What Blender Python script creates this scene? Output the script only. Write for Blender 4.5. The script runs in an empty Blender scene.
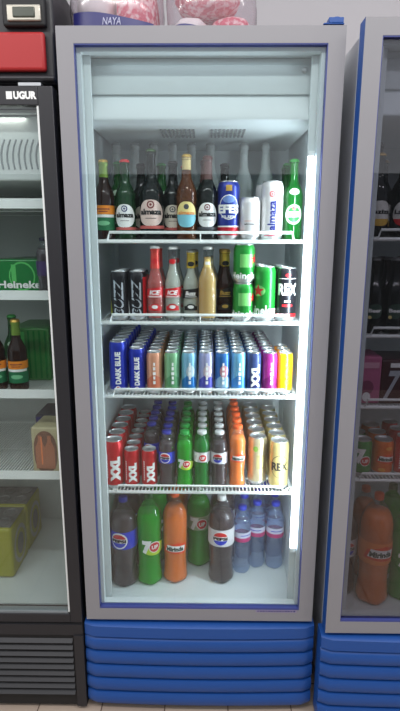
import bpy, bmesh, math, random
from mathutils import Vector, Matrix
random.seed(7)
PI = math.pi
SC = bpy.context.scene
COL = SC.collection
SC.view_settings.view_transform = 'Standard'
SC.view_settings.look = 'None'
SC.view_settings.gamma = 1.0
SC.view_settings.use_curve_mapping = False
SC.view_settings.exposure = 0.0
SC.cycles.transparent_max_bounces = 32

# ------------------------------------------------------------------ materials
def srgb(r, g, b):
    f = lambda c: (c/255/12.92) if c/255 <= .04045 else ((c/255+.055)/1.055)**2.4
    return (f(r), f(g), f(b), 1)

MATS = {}
def mat(name, rgb, rough=.4, metal=0, spec=.5, noise=0, nscale=30, bump=0, emit=0, coat=0):
    if name in MATS: return MATS[name]
    m = bpy.data.materials.new(name); m.use_nodes = True
    nt = m.node_tree; b = nt.nodes['Principled BSDF']
    c = srgb(*rgb)
    b.inputs['Base Color'].default_value = c
    b.inputs['Roughness'].default_value = rough
    b.inputs['Metallic'].default_value = metal
    b.inputs['Specular IOR Level'].default_value = spec
    b.inputs['Coat Weight'].default_value = coat
    if emit:
        b.inputs['Emission Color'].default_value = c
        b.inputs['Emission Strength'].default_value = emit
    if noise or bump:
        tc = nt.nodes.new('ShaderNodeTexCoord'); n = nt.nodes.new('ShaderNodeTexNoise')
        n.inputs['Scale'].default_value = nscale; n.inputs['Detail'].default_value = 4
        nt.links.new(tc.outputs['Object'], n.inputs['Vector'])
        if noise:
            mx = nt.nodes.new('ShaderNodeMix'); mx.data_type = 'RGBA'
            mx.inputs['A'].default_value = tuple(v*(1-noise) for v in c[:3])+(1,)
            mx.inputs['B'].default_value = tuple(min(1, v*(1+noise)) for v in c[:3])+(1,)
            nt.links.new(n.outputs['Fac'], mx.inputs['Factor'])
            nt.links.new(mx.outputs['Result'], b.inputs['Base Color'])
        if bump:
            bp = nt.nodes.new('ShaderNodeBump'); bp.inputs['Strength'].default_value = bump
            bp.inputs['Distance'].default_value = .003
            nt.links.new(n.outputs['Fac'], bp.inputs['Height']); nt.links.new(bp.outputs['Normal'], b.inputs['Normal'])
    MATS[name] = m
    return m

def clear(name, rgb, ior=1.45, tintfac=1.0, body=0.0, bodyrgb=None, rough=.03):
    """thin clear skin: see-through tint, fresnel gloss, and a share of solid colour"""
    if name in MATS: return MATS[name]
    m = bpy.data.materials.new(name); m.use_nodes = True
    nt = m.node_tree; nt.nodes.clear()
    out = nt.nodes.new('ShaderNodeOutputMaterial')
    tr = nt.nodes.new('ShaderNodeBsdfTransparent'); tr.inputs[0].default_value = srgb(*rgb)
    last = tr.outputs[0]
    if body > 0:
        d = nt.nodes.new('ShaderNodeBsdfDiffuse'); d.inputs[0].default_value = srgb(*(bodyrgb or rgb))
        t = nt.nodes.new('ShaderNodeBsdfTranslucent'); t.inputs[0].default_value = srgb(*(bodyrgb or rgb))
        a = nt.nodes.new('ShaderNodeMixShader'); a.inputs[0].default_value = .25
        nt.links.new(d.outputs[0], a.inputs[1]); nt.links.new(t.outputs[0], a.inputs[2])
        mx = nt.nodes.new('ShaderNodeMixShader'); mx.inputs[0].default_value = body
        nt.links.new(last, mx.inputs[1]); nt.links.new(a.outputs[0], mx.inputs[2]); last = mx.outputs[0]
    g = nt.nodes.new('ShaderNodeBsdfGlossy'); g.inputs['Roughness'].default_value = rough
    fr = nt.nodes.new('ShaderNodeFresnel'); geo = nt.nodes.new('ShaderNodeNewGeometry'); io = nt.nodes.new('ShaderNodeMix')   # same reflectance on both faces of a thin skin
    io.inputs['A'].default_value = ior; io.inputs['B'].default_value = 1/ior
    nt.links.new(geo.outputs['Backfacing'], io.inputs['Factor']); nt.links.new(io.outputs['Result'], fr.inputs[0])
    m2 = nt.nodes.new('ShaderNodeMixShader')
    nt.links.new(fr.outputs[0], m2.inputs[0]); nt.links.new(last, m2.inputs[1]); nt.links.new(g.outputs[0], m2.inputs[2])
    nt.links.new(m2.outputs[0], out.inputs[0])
    MATS[name] = m
    return m

FRAME = mat('frame_grey', (143, 142, 146), .45, .0, noise=.03, nscale=6)
BLUE = mat('blue_plastic', (28, 78, 152), .42, noise=.05, nscale=5)
BLUED = mat('blue_trim', (64, 74, 140), .4)
WHITE = mat('liner_white', (205, 214, 216), .4, noise=.03, nscale=8, bump=.05)
CABIN = mat('cabinet_grey', (190, 192, 195), .5, noise=.04)
WIRE = mat('wire_white', (232, 236, 234), .4)
BLACK = mat('black_plastic', (38, 38, 42), .45, noise=.08, nscale=12)
BLACKM = mat('black_matte', (24, 25, 27), .6)
DARK = mat('dark_slot', (20, 22, 26), .6)
SLOT = mat('vent_shadow_grey', (128, 134, 136), .6)
STEEL = mat('steel', (200, 202, 204), .28, .9)
ALU = mat('can_aluminium', (205, 207, 208), .3, .85)
LED = mat('led_tube', (225, 236, 255), emit=14)
PANE = clear('door_glass', (246, 250, 250), ior=1.62, rough=.01)
W_ = mat('ink_white', (238, 238, 236), .4)
K_ = mat('ink_black', (20, 20, 22), .4)
R_ = mat('ink_red', (200, 30, 36), .35)
NAVY = mat('ink_navy', (25, 35, 110), .35)
GOLD = mat('gold_foil', (205, 165, 80), .35, .6)
CREAM = mat('label_cream', (226, 214, 198), .5)

# ------------------------------------------------------------------ mesh tools
class P:
    def __init__(s): s.bm = bmesh.new(); s.m = []
    def mi(s, m):
        if m not in s.m: s.m.append(m)
        return s.m.index(m)
    def box(s, x0, x1, y0, y1, z0, z1, m):
        vs = [s.bm.verts.new((x, y, z)) for x in (x0, x1) for y in (y0, y1) for z in (z0, z1)]
        k = s.mi(m)
        for q in ((0,1,3,2),(4,6,7,5),(0,4,5,1),(2,3,7,6),(0,2,6,4),(1,5,7,3)):
            f = s.bm.faces.new([vs[i] for i in q]); f.material_index = k
        return s
    def lathe(s, prof, m, seg=24, wob=None, c=(0,0)):
        """prof: (r,z[,mat]) bottom to top"""
        rings = []
        for p in prof:
            r, z = p[0], p[1]
            if r < 1e-6: rings.append([s.bm.verts.new((c[0], c[1], z))])
            else:
                rg = []
                for i in range(seg):
                    a = 2*PI*i/seg
                    rr = r*(wob(a, z) if wob else 1)
                    rg.append(s.bm.verts.new((c[0]+rr*math.sin(a), c[1]-rr*math.cos(a), z)))
                rings.append(rg)
        for j in range(len(rings)-1):
            a, b = rings[j], rings[j+1]
            mm = prof[j][2] if len(prof[j]) > 2 else m
            k = s.mi(mm)
            for i in range(seg):
                i2 = (i+1) % seg
                if len(a) == 1 and len(b) == 1: break
                if len(a) == 1: vs = [a[0], b[i2], b[i]]
                elif len(b) == 1: vs = [a[i], a[i2], b[0]]
                else: vs = [a[i], a[i2], b[i2], b[i]]
                f = s.bm.faces.new(vs); f.material_index = k; f.smooth = True
        return s
    def tube(s, pts, r, m, n=6, sub=None):
        k = s.mi(m); prev = None
        pts = [Vector(p) for p in pts]
        for i, p in enumerate(pts):
            d = (pts[min(i+1, len(pts)-1)] - pts[max(i-1, 0)]).normalized()
            u = d.orthogonal().normalized() if prev is None else (prev[1]-d*prev[1].dot(d)).normalized()
            w = d.cross(u)
            ring = [s.bm.verts.new(p+r*(math.cos(2*PI*j/n)*u+math.sin(2*PI*j/n)*w)) for j in range(n)]
            if prev:
                for j in range(n):
                    f = s.bm.faces.new((prev[0][j], prev[0][(j+1) % n], ring[(j+1) % n], ring[j])); f.material_index = k; f.smooth = True
            else:
                f = s.bm.faces.new(ring[::-1]); f.material_index = k
            prev = (ring, u)
        f = s.bm.faces.new(prev[0]); f.material_index = k
        return s
    def prism(s, pts, axis, a, b, m):
        """closed 2D outline extruded along axis from a to b"""
        k = s.mi(m)
        def v(p, t):
            return {'x': (t, p[0], p[1]), 'y': (p[0], t, p[1]), 'z': (p[0], p[1], t)}[axis]
        A = [s.bm.verts.new(v(p, a)) for p in pts]; B = [s.bm.verts.new(v(p, b)) for p in pts]
        n = len(pts)
        for i in range(n):
            f = s.bm.faces.new((A[i], A[(i+1) % n], B[(i+1) % n], B[i])); f.material_index = k
        for q in (A[::-1], B):
            f = s.bm.faces.new(q); f.material_index = k
        return s
    def merge(s, tmp, m):
        k = s.mi(m); mp = {}
        for v in tmp.verts: mp[v] = s.bm.verts.new(v.co)
        for f in tmp.faces:
            try: g = s.bm.faces.new([mp[v] for v in f.verts]); g.material_index = k; g.smooth = True
            except ValueError: pass
        tmp.free()
    def wrap_bm(s, tmp, rf, a0, zc, m, off, step=None):
        """bend a flat (x,z as x,y) mesh round the lathe surface rf(z)"""
        R = rf(zc) if rf else 1
        if rf:
            st = step or R*.16
            xs = [v.co.x for v in tmp.verts]
            if not xs: return
            x = math.floor(min(xs)/st)*st + st
            while x < max(xs):
                bmesh.ops.bisect_plane(tmp, geom=tmp.verts[:]+tmp.edges[:]+tmp.faces[:], plane_co=(x,0,0), plane_no=(1,0,0)); x += st
            ys = [v.co.y for v in tmp.verts]; y = math.floor(min(ys)/.01)*.01+.01
            while y < max(ys):
                bmesh.ops.bisect_plane(tmp, geom=tmp.verts[:]+tmp.edges[:]+tmp.faces[:], plane_co=(0,y,0), plane_no=(0,1,0)); y += .01
        for v in tmp.verts:
            x, y = v.co.x, v.co.y
            if rf:
                a = a0 + x/R; r = rf(zc+y)+off
                v.co = Vector((r*math.sin(a), -r*math.cos(a), zc+y))
            else: v.co = Vector((x, -off, zc+y))
        s.merge(tmp, m)
    def poly(s, pts, rf, a0, zc, m, off=.0004):
        t = bmesh.new(); t.faces.new([t.verts.new((p[0], p[1], 0)) for p in pts]); s.wrap_bm(t, rf, a0, zc, m, off)
        return s
    def ell(s, w, h, rf, a0, zc, m, off=.0004, dx=0, dz=0, n=20, a=0, b=2*PI):
        full = abs(b-a-2*PI) < 1e-6
        k = n if full else n+1
        pts = [(dx+w/2*math.cos(a+(b-a)*i/n), dz+h/2*math.sin(a+(b-a)*i/n)) for i in range(k)]
        return s.poly(pts, rf, a0, zc, m, off)
    def rect(s, w, h, rf, a0, zc, m, off=.0004, dx=0, dz=0):
        return s.poly([(dx-w/2, dz-h/2), (dx+w/2, dz-h/2), (dx+w/2, dz+h/2), (dx-w/2, dz+h/2)], rf, a0, zc, m, off)
    def text(s, body, w, h, rf, a0, zc, m, off=.0009, rot=0, shear=0, bold=.02, dx=0, dz=0, origin=None):
        t = text_bm(body, bold, shear)
        xs = [v.co.x for v in t.verts]; ys = [v.co.y for v in t.verts]
        cx, cy = (min(xs)+max(xs))/2, (min(ys)+max(ys))/2; sx, sy = w/(max(xs)-min(xs)), h/(max(ys)-min(ys))
        for v in t.verts:
            x, y = (v.co.x-cx)*sx, (v.co.y-cy)*sy
            if rot: x, y = x*math.cos(rot)-y*math.sin(rot), x*math.sin(rot)+y*math.cos(rot)
            v.co = Vector((x+dx, y+dz, 0))
        s.wrap_bm(t, rf, a0, zc, m, off)
        return s
    def build(s, name, parent=None, sharp=.7, bevel=0):
        bmesh.ops.recalc_face_normals(s.bm, faces=s.bm.faces[:]) if not getattr(s, 'nonorm', False) else None
        me = bpy.data.meshes.new(name); s.bm.to_mesh(me); s.bm.free()
        for m in s.m: me.materials.append(m)
        o = bpy.data.objects.new(name, me); COL.objects.link(o)
        if parent: o.parent = parent
        me.set_sharp_from_angle(angle=sharp)
        if bevel:
            for p in me.polygons: p.use_smooth = True
            b = o.modifiers.new('bevel', 'BEVEL'); b.width = bevel; b.segments = 3; b.limit_method = 'ANGLE'
        return o

_TC = {}
def text_bm(body, bold, shear):
    key = (body, bold, shear)
    if key not in _TC:
        c = bpy.data.curves.new('lettering', 'FONT'); c.body = body; c.resolution_u = 3; c.offset = bold; c.shear = shear
        o = bpy.data.objects.new('lettering', c); COL.objects.link(o)
        bpy.context.view_layer.update()
        dg = bpy.context.evaluated_depsgraph_get()
        me = bpy.data.meshes.new_from_object(o.evaluated_get(dg))
        bpy.data.objects.remove(o); bpy.data.curves.remove(c)
        _TC[key] = me
    t = bmesh.new(); t.from_mesh(_TC[key])
    return t

def rf_of(prof):
    pr = [(p[1], p[0]) for p in prof]
    def f(z):
        best = None
        for (z0, r0), (z1, r1) in zip(pr, pr[1:]):
            if z0 <= z <= z1 and z1 > z0:
                r = r0+(r1-r0)*(z-z0)/(z1-z0)
                best = r if best is None else max(best, r)
        return best if best is not None else max(r for _, r in pr)
    return f

def thing(name, label, cat, loc=(0,0,0), rz=0, group=None):
    o = bpy.data.objects.new(name, None); COL.objects.link(o); o.empty_display_size = .02
    o.location = loc; o.rotation_euler = (0, 0, rz)
    return tag(o, label, cat, group)
def tag(o, label=None, cat=None, group=None, kind=None):
    if label: o['label'] = label
    if cat: o['category'] = cat
    if group: o['group'] = group
    if kind: o['kind'] = kind
    return o
def dup(o, parent=None):
    c = o.copy(); COL.objects.link(c)
    if parent: c.parent = parent
    for ch in [q for q in KIDS.get(o.name, [])]: dup(ch, c)
    return c
KIDS = {}
USED = set()
def freeze(root):
    def rec(o):
        KIDS[o.name] = list(o.children)
        for c in o.children: rec(c)
    bpy.context.view_layer.update(); rec(root)
    return root
def place(proto, x, y, z, rz, label, group=None):
    if proto.name in USED: o = dup(proto)
    else: o = proto; USED.add(proto.name)
    o.location = (x, y, z); o.rotation_euler = (0, 0, rz); o['label'] = label
    if group: o['group'] = group
    elif 'group' in o: del o['group']
    return o

# ------------------------------------------------------------------ room
def structure(p, name, **k): return tag(p.build(name, **k), kind='structure')
tile = bpy.data.materials.new('floor_tile'); tile.use_nodes = True
nt = tile.node_tree; b = nt.nodes['Principled BSDF']; b.inputs['Roughness'].default_value = .4
tc = nt.nodes.new('ShaderNodeTexCoord'); mp = nt.nodes.new('ShaderNodeMapping'); br = nt.nodes.new('ShaderNodeTexBrick')
mp.inputs['Location'].default_value = (.1194+.2206*8, .11+.2206*20, 0)
br.offset = 0; br.inputs['Scale'].default_value = 1; br.inputs['Brick Width'].default_value = .2206; br.inputs['Row Height'].default_value = .2206
br.inputs['Mortar Size'].default_value = .0022; br.inputs['Color1'].default_value = srgb(176, 158, 144); br.inputs['Color2'].default_value = srgb(186, 168, 152)
br.inputs['Mortar'].default_value = srgb(96, 78, 70)
nt.links.new(tc.outputs['Object'], mp.inputs[0]); nt.links.new(mp.outputs[0], br.inputs['Vector']); nt.links.new(br.outputs['Color'], b.inputs['Base Color'])
structure(P().box(-4, 4, -4, 1.0, -.1, 0, tile), 'floor')
WALL = mat('wall_paint', (186, 182, 184), .8, noise=.03, nscale=3)
structure(P().box(-4, 4, .95, 1.05, 0, 4, WALL), 'wall_back')
WALLD = mat('reflection_wall_dark', (96, 98, 100), .8, noise=.1, nscale=2)
structure(P().box(-4, 4, -4.1, -4, 0, 2.25, WALLD), 'reflection_wall')  # unseen low dark wall, added for a dark lower reflection in the glass

# ------------------------------------------------------------------ fridge
Z1, Z2, Z3, Z4, ZF = 1.592, 1.347, 1.110, .779, .368
XW = .325
def wire_shelf(z, parent, xw=.309, fence=.026, lab=None):
    p = P(); y0, y1 = .088, .545
    n = 50
    for i in range(n+1):
        x = -xw+.006+(2*xw-.012)*i/n
        p.box(x-.0019, x+.0019, y0, y1, z-.0015, z+.0012, WIRE)
    for y in (.2, .37, y1-.004): p.box(-xw, xw, y-.002, y+.002, z-.006, z-.0015, WIRE)
    p.tube([(-xw, y0, z), (xw, y0, z)], .0054, WIRE, 8)
    p.tube([(-xw, y0, z), (-xw, y1, z)], .003, WIRE); p.tube([(xw, y0, z), (xw, y1, z)], .003, WIRE)
    # raised front fence
    p.tube([(-xw+.012, y0+.03, z+.001), (-xw+.034, y0-.004, z+.004), (-xw+.040, y0-.006, z+fence), (0, y0-.006, z+fence), (xw-.040, y0-.006, z+fence), (xw-.034, y0-.004, z+.004), (xw-.012, y0+.03, z+.001)], .0040, WIRE)
    p.tube([(0, y0-.006, z+fence), (0, y0-.004, z)], .0022, WIRE)
    return p.build('wire_shelf', parent)

DIMPANE = clear('dimming_door_glass', (216, 216, 220), ior=1.65, rough=.01)  # grey tint put in the pane to darken the unlit fridge's interior
def cooler(x0, y0, label, lit):
    root = thing('display_fridge', label, 'fridge', (x0, y0, 0))
    # outer cabinet
    p = P()
    p.box(-.368, -.330, .05, .72, .10, 2.115, CABIN).box(.330, .368, .05, .72, .10, 2.115, CABIN)
    p.box(-.330, .330, .62, .72, .10, 2.115, CABIN).box(-.330, .330, .05, .62, 2.095, 2.115, CABIN)
    p.box(-.330, .330, .06, .62, .12, .340, CABIN)
    for sx in (-1, 1):
        for y in (.12, .64): p.lathe([(0, 0), (.022, 0), (.022, .02), (.012, .03), (.012, .10), (0, .10)], BLACKM, 12, c=(sx*.31, y))
    p.build('cabinet', root, bevel=.002)
    # inner liner
    p = P()
    p.box(-.3295, -XW, .052, .62, .341, 2.094, WHITE).box(XW, .3295, .052, .62, .341, 2.094, WHITE)
    p.box(-XW, XW, .575, .62, .341, 2.094, WHITE).box(-XW, XW, .052, .575, 2.085, 2.094, WHITE)
    p.box(-XW, XW, .052, .575, .341, ZF, WHITE)
    p.box(-XW, XW, .053, .068, ZF, ZF+.014, WHITE)
    p.box(-XW, -.299, .050, .062, ZF+.014, 2.084, WHITE).box(.299, XW, .050, .062, ZF+.014, 2.084, WHITE)   # front lip
    for sx in (-1, 1):   # slotted shelf pilasters
        for y in (.13, .48):
            p.box(sx*XW-.0008, sx*XW+.0008, y-.010, y+.010, .40, 1.9, WHITE)
    p.build('liner', root, bevel=.003)
    EVW = mat('evaporator_white', (186, 196, 198), .45, noise=.03)
    # evaporator cover: header box with lip and vents in its underside
    p = P()
    p.box(-XW+.001, XW-.001, .085, .574, 1.935, 2.084, EVW)
    p.box(-XW+.006, XW-.006, .079, .086, 1.990, 2.066, EVW)
    p.prism([(.0625, 1.922), (.085, 1.912), (.574, 1.922), (.574, 1.936), (.0855, 1.936), (.0855, 1.984), (.080, 1.984), (.0625, 1.930)], 'x', -.315, .315, WHITE)
    ev = p.build('evaporator_cover', root, bevel=.003)
    for x in (-.066, .084):
        p = P()
        for i in range(9):
            for j in range(3):
                p.box(x-.055+i*.012, x-.049+i*.012, .14+j*.045, .175+j*.045, 1.9105+.0007*j, 1.918, SLOT)
        p.build('vent', ev)
    P().lathe([(0, 0), (.008, 0), (.008, .004), (.004, .006), (0, .006)], STEEL, 12).build('screw', ev)
    s = [q for q in ev.children if q.name.startswith('screw')][0]; s.location = (.285, .079, 2.052); s.rotation_euler = (PI/2, 0, 0)
    # door
    p = P()
    F = [(-.375, -.330, .360, 2.134), (.330, .375, .360, 2.134), (-.330, .330, 2.093, 2.134), (-.330, .330, .360, .402)]
    for a, b_, c, d in F:
        p.box(a, b_, 0, .003, c, d, FRAME)
    p.box(-.374, -.330, .003, .044, .361, 2.133, FRAME).box(.330, .374, .003, .044, .361, 2.133, FRAME)
    p.box(-.330, .330, .003, .044, 2.093, 2.133, FRAME).box(-.330, .330, .003, .044, .361, .402, FRAME)
    p.box(-.3752, -.374, .002, .046, .3600, 2.1345, BLUE).box(.374, .3752, .002, .046, .3600, 2.1345, BLUE)
    p.box(-.374, .374, .002, .046, 2.133, 2.1345, BLUE).box(-.374, .374, .002, .046, .3600, .361, BLUE)
    door = p.build('door', root)
    p = P()
    p.box(-.330, -.3280, .001, .020, .402, 2.093, BLUED).box(.3280, .330, .001, .020, .402, 2.093, BLUED)
    p.box(-.3275, .3275, .001, .020, 2.0900, 2.093, BLUED).box(-.3275, .3275, .001, .020, .402, .4080, BLUED)
    p.build('glazing_trim', door)
    p = P()   # pale inner surround of the door behind the glass
    p.box(-.330, -.318, .021, .046, .402, 2.093, WHITE).box(.318, .330, .021, .046, .402, 2.093, WHITE)
    p.box(-.318, .318, .021, .046, 2.080, 2.093, WHITE).box(-.318, .318, .021, .046, .402, .410, WHITE)
    p.build('inner_surround', door)
    P().box(-.375, -.345, .0465, .0495, .362, 2.112, WIRE).box(.345, .375, .0465, .0495, .362, 2.112, WIRE).box(-.345, .345, .0465, .0495, 2.096, 2.112, WIRE).box(-.345, .345, .0465, .0495, .362, .380, WIRE).build('door_seal', door)
    P().box(-.3275, .3275, .010, .0135, .4080, 2.0900, PANE if lit else DIMPANE).build('glass_pane', door)
    p = P()
    p.box(.315, .368, -.002, .050, 2.1356, 2.139, BLUE).box(.328, .366, -.002, .03, 2.139, 2.152, BLUE)
    p.lathe([(0, 2.152), (.010, 2.152), (.010, 2.155), (0, 2.155)], BLUE, 12, c=(.350, .012))
    p.build('hinge', root, bevel=.002)
    # bowed, ribbed base grille
    p = P(); k = p.mi(BLUE); kd = p.mi(BLUED)
    prof = []
    zs = [.345, .300]
    prof += [(.345, .004), (.340, -.004), (.303, -.006), (.2985, .004), (.2945, .004)]
    z = .2945
    for i in range(5):
        h = .054
        for t in (.06, .2, .4, .6, .8, .94): prof.append((z-h*t*.93, .004-.011*math.sin(PI*t)**.45))
        z -= h
        prof.append((z+.0035, .016)); prof.append((z, .016))
    prof.append((.018, .01))
    nx = 24; grid = []
    for (zz, yy) in prof:
        row = []
        for i in range(nx+1):
            u = -1+2*i/nx
            e = max(0, abs(u)-.955)/.045
            row.append(p.bm.verts.new((u*.385, -.004+yy-.009*(1-u*u)+.012*e*e, zz)))
        grid.append(row)
    for j in range(len(grid)-1):
        for i in range(nx):
            f = p.bm.faces.new((grid[j][i], grid[j][i+1], grid[j+1][i+1], grid[j+1][i])); f.smooth = True
            f.material_index = k
    # side returns and back
    L = [p.bm.verts.new((-.385, .06, g[0])) for g in prof]; Rr = [p.bm.verts.new((.385, .06, g[0])) for g in prof]
    for j in range(len(prof)-1):
        p.bm.faces.new((L[j], grid[j][0], grid[j+1][0], L[j+1])).material_index = k
        p.bm.faces.new((grid[j][nx], Rr[j], Rr[j+1], grid[j+1][nx])).material_index = k
    p.bm.faces.new([L[0]]+[Rr[0]]+grid[0][::-1]).material_index = k
    p.build('base_grille', root, sharp=.6)
    if lit:
        p = P().box(.298, .313, .030, .042, .612, 1.822, LED)
        tb = p.build('light_tube', root)
        P().box(.298, .314, .029, .0495, .598, .612, WIRE).box(.298, .314, .029, .0495, 1.822, 1.836, WIRE).box(.299, .312, .0425, .0495, .612, 1.822, WIRE).build('lamp_holder', tb)
    for zz in (Z1, Z2, Z3, Z4) if lit else (1.60, 1.318, 1.096, .852): wire_shelf(zz, root)
    return root

main = cooler(0, 0, 'tall grey framed drinks fridge in the middle with lit interior and blue base', True)
# small lettering strip on the lower right of the door frame
dr = [o for o in main.children if o.name.startswith('door')][0]
p = P()
p.rect(.135, .010, None, 0, .398, mat('sticker_lilac', (150, 140, 170), .4), off=.0006, dx=.255)
for i in range(14): p.rect(.006 if i % 3 else .004, .005, None, 0, .398, NAVY, off=.001, dx=.195+i*.0092)
p.build('sticker', dr)
right = cooler(.783, -.05, 'grey framed glass door fridge with blue sides cut off by the right edge, unlit', False)

# ------------------------------------------------------------------ can
def canprof(r, h): return [(0, .004), (.70*r, .003), (.76*r, 0), (.84*r, .002), (r*.97, .009), (r, .014), (r, h-.018), (r*.97, h-.012), (.86*r, h-.003)]
def can(name, r, h, base, bands=(), art=None, cat='can', top=ALU):
    t = thing(name, '', cat)
    pr = canprof(r, h); rf = rf_of(pr)
    zs = sorted(set([b[0] for b in bands]+[b[1] for b in bands]))
    full = pr[:6]+[(r, z) for z in zs if .014 < z < h-.018]+pr[6:]
    out = []
    for i, (rr, z) in enumerate(full):
        m = base
        zn = full[min(i+1, len(full)-1)][1]; zm = (z+zn)/2
        for b in bands:
            if b[0] <= zm <= b[1]: m = b[2]
        if i < 5: m = ALU
        out.append((rr, z, m))
    p = P().lathe(out, base, 24)
    if art: art(p, rf, r, h)
    p.build('body', t)
    q = P().lathe([(.86*r, h-.003, top), (.88*r, h-.001), (.87*r, h), (.84*r, h), (.81*r, h-.004), (.78*r, h-.005), (0, h-.005)], ALU, 24)
    l = q.build('lid', t)
    P().box(-.0055, .0055, -.004, .014, h-.0048, h-.0035, STEEL).lathe([(0, h-.0048), (.0065, h-.0048), (.0065, h-.0032), (0, h-.0032)], STEEL, 12, c=(0, -.004)).build('tab', l)
    return freeze(t)

def vtext(p, s, ln, ht, rf, a0, zc, m, **k): p.text(s, ln, ht, rf, a0, zc, m, rot=PI/2, **k)

# ------------------------------------------------------------------ bottles
def petprof(r, h):
    n = .0135
    base = [(0, .010), (.35*r, .008), (.62*r, .001), (.80*r, 0), (.93*r, .006), (r, .03*h+.006)]
    body = []
    for i in range(15):
        f = .07+.36*i/14
        body.append((r*(.970-.07*math.sin(PI*(f-.07)/.36)**2+.016*math.cos(i*PI*.8)), f*h))
    up = [(r*.985, .45*h), (r*.985, .665*h), (r, .68*h), (r*.985, .73*h), (r*.90, .785*h), (r*.72, .84*h), (r*.5, .885*h), (max(n, r*.33), .915*h), (n, .93*h), (n+.003, .933*h), (n+.003, .940*h), (n, .943*h), (n, .955*h)]
    return base+body+up
def foot(h): return lambda a, z: 1+(.05*math.cos(5*a)*max(0, 1-z/(.07*h)) if z < .07*h else .022*math.cos(6*a+9*z/h)*math.sin(PI*(z/h-.07)/.36) if z < .43*h else .02*math.cos(8*a)*math.sin(PI*(z/h-.68)/.24) if .68*h < z < .92*h else 0)
def pet(name, r, h, shell, liquid, cap, art, fill=.82, seg=24):
    t = thing(name, '', 'bottle')
    pr = petprof(r, h); rf = rf_of(pr)
    b = P().lathe(pr, shell, seg, foot(h)).build('bottle_shell', t, sharp=3)
    if liquid:
        inn = [(max(0, q[0]-.0025), max(q[1], .004)) for q in pr if q[1] < fill*h]
        inn.append((rf(fill*h)-.0025, fill*h)); inn.append((0, fill*h))
        P().lathe(inn, liquid, seg, foot(h)).build('liquid', t, sharp=3)
    c = P().lathe([(.0148, .945*h), (.0155, .948*h), (.0155, h-.002), (.0138, h), (0, h)], cap, 20, wob=lambda a, z: 1+.02*math.cos(20*a))
    c.build('cap', t, sharp=1)
    if art:
        l = P(); art(l, rf, r, h); l.build('label', t, sharp=3)
    return freeze(t)

def gbprof(r, h, nr=.0125, sh=.55, nk=.72):
    return [(0, .008), (.6*r, .004), (.85*r, 0), (r*.97, .004), (r, .012), (r, sh*h), (r*.97, (sh+.03)*h), (r*.85, (sh+.075)*h), (nr+(r-nr)*.45, (sh+(nk-sh)*.72)*h), (nr+(r-nr)*.15, nk*h), (nr+.001, (nk+.06)*h), (nr, .93*h), (nr+.0018, .935*h), (nr+.0018, .955*h), (nr, .96*h), (nr, .985*h)]
def gbottle(name, r, h, glass, liquid=None, cap=STEEL, foil=None, art=None, fill=.82, sh=.55, nk=.72, foil_from=.80, band=None):
    t = thing(name, '', 'bottle')
    pr = gbprof(r, h, sh=sh, nk=nk); rf = rf_of(pr)
    P().lathe(pr, glass, 24).build('bottle_glass', t, sharp=3)
    if liquid:
        inn = [(max(0, q[0]-.003), max(q[1], .008)) for q in pr if q[1] < fill*h]
        inn.append((rf(fill*h)-.003, fill*h)); inn.append((0, fill*h))
        P().lathe(inn, liquid, 24).build('liquid', t, sharp=3)
    if cap: P().lathe([(.0140, h-.009), (.0152, h-.008), (.0140, h-.003), (.010, h), (0, h)], cap, 21, wob=lambda a, z: 1+(.03*math.cos(21*a) if z < h-.005 else 0)).build('cap', t, sharp=1)
    if foil:
        zz = [foil_from*h+(.975-foil_from)*h*i/10 for i in range(11)]
        P().lathe([(rf(z)+.0007, z) for z in zz], foil, 24).build('neck_foil', t, sharp=3)
    if art:
        l = P(); ex = art(l, rf, r, h) or {}; l.build('label', t, sharp=3)
        for nm, q in ex.items(): q.build(nm, t, sharp=3)
    return freeze(t)

GREENG = clear('green_glass', (60, 130, 60), body=.65, bodyrgb=(24, 78, 40))
BROWNG = clear('brown_glass', (120, 66, 24), body=.75, bodyrgb=(52, 28, 18))
BLACKG = clear('black_green_glass', (30, 60, 40), body=.86, bodyrgb=(16, 26, 24))
CLEARG = clear('clear_glass', (226, 232, 232), body=.07, bodyrgb=(220, 225, 225))
PETC = clear('clear_plastic', (238, 242, 244), body=.03, bodyrgb=(230, 235, 240))
PETG = clear('green_plastic', (130, 225, 120), body=.28, bodyrgb=(60, 205, 80))
WATERP = clear('water_plastic', (232, 240, 250), ior=1.6, body=.15, bodyrgb=(190, 210, 245))
COLA = mat('cola_liquid', (62, 46, 50), .3)
ORANGE = mat('orange_liquid', (255, 124, 22), .4)
PALEG = clear('lemon_liquid', (200, 230, 200), body=.6, bodyrgb=(130, 235, 120), ior=1.2)
AMBER = clear('amber_liquid', (245, 195, 110), body=.85, bodyrgb=(255, 208, 120), ior=1.2)
PALEL = clear('pale_liquid', (225, 228, 222), body=.92, bodyrgb=(240, 236, 222), ior=1.2)
REDL = clear('red_liquid', (210, 60, 50), body=.85, bodyrgb=(240, 100, 92), ior=1.2)

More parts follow.
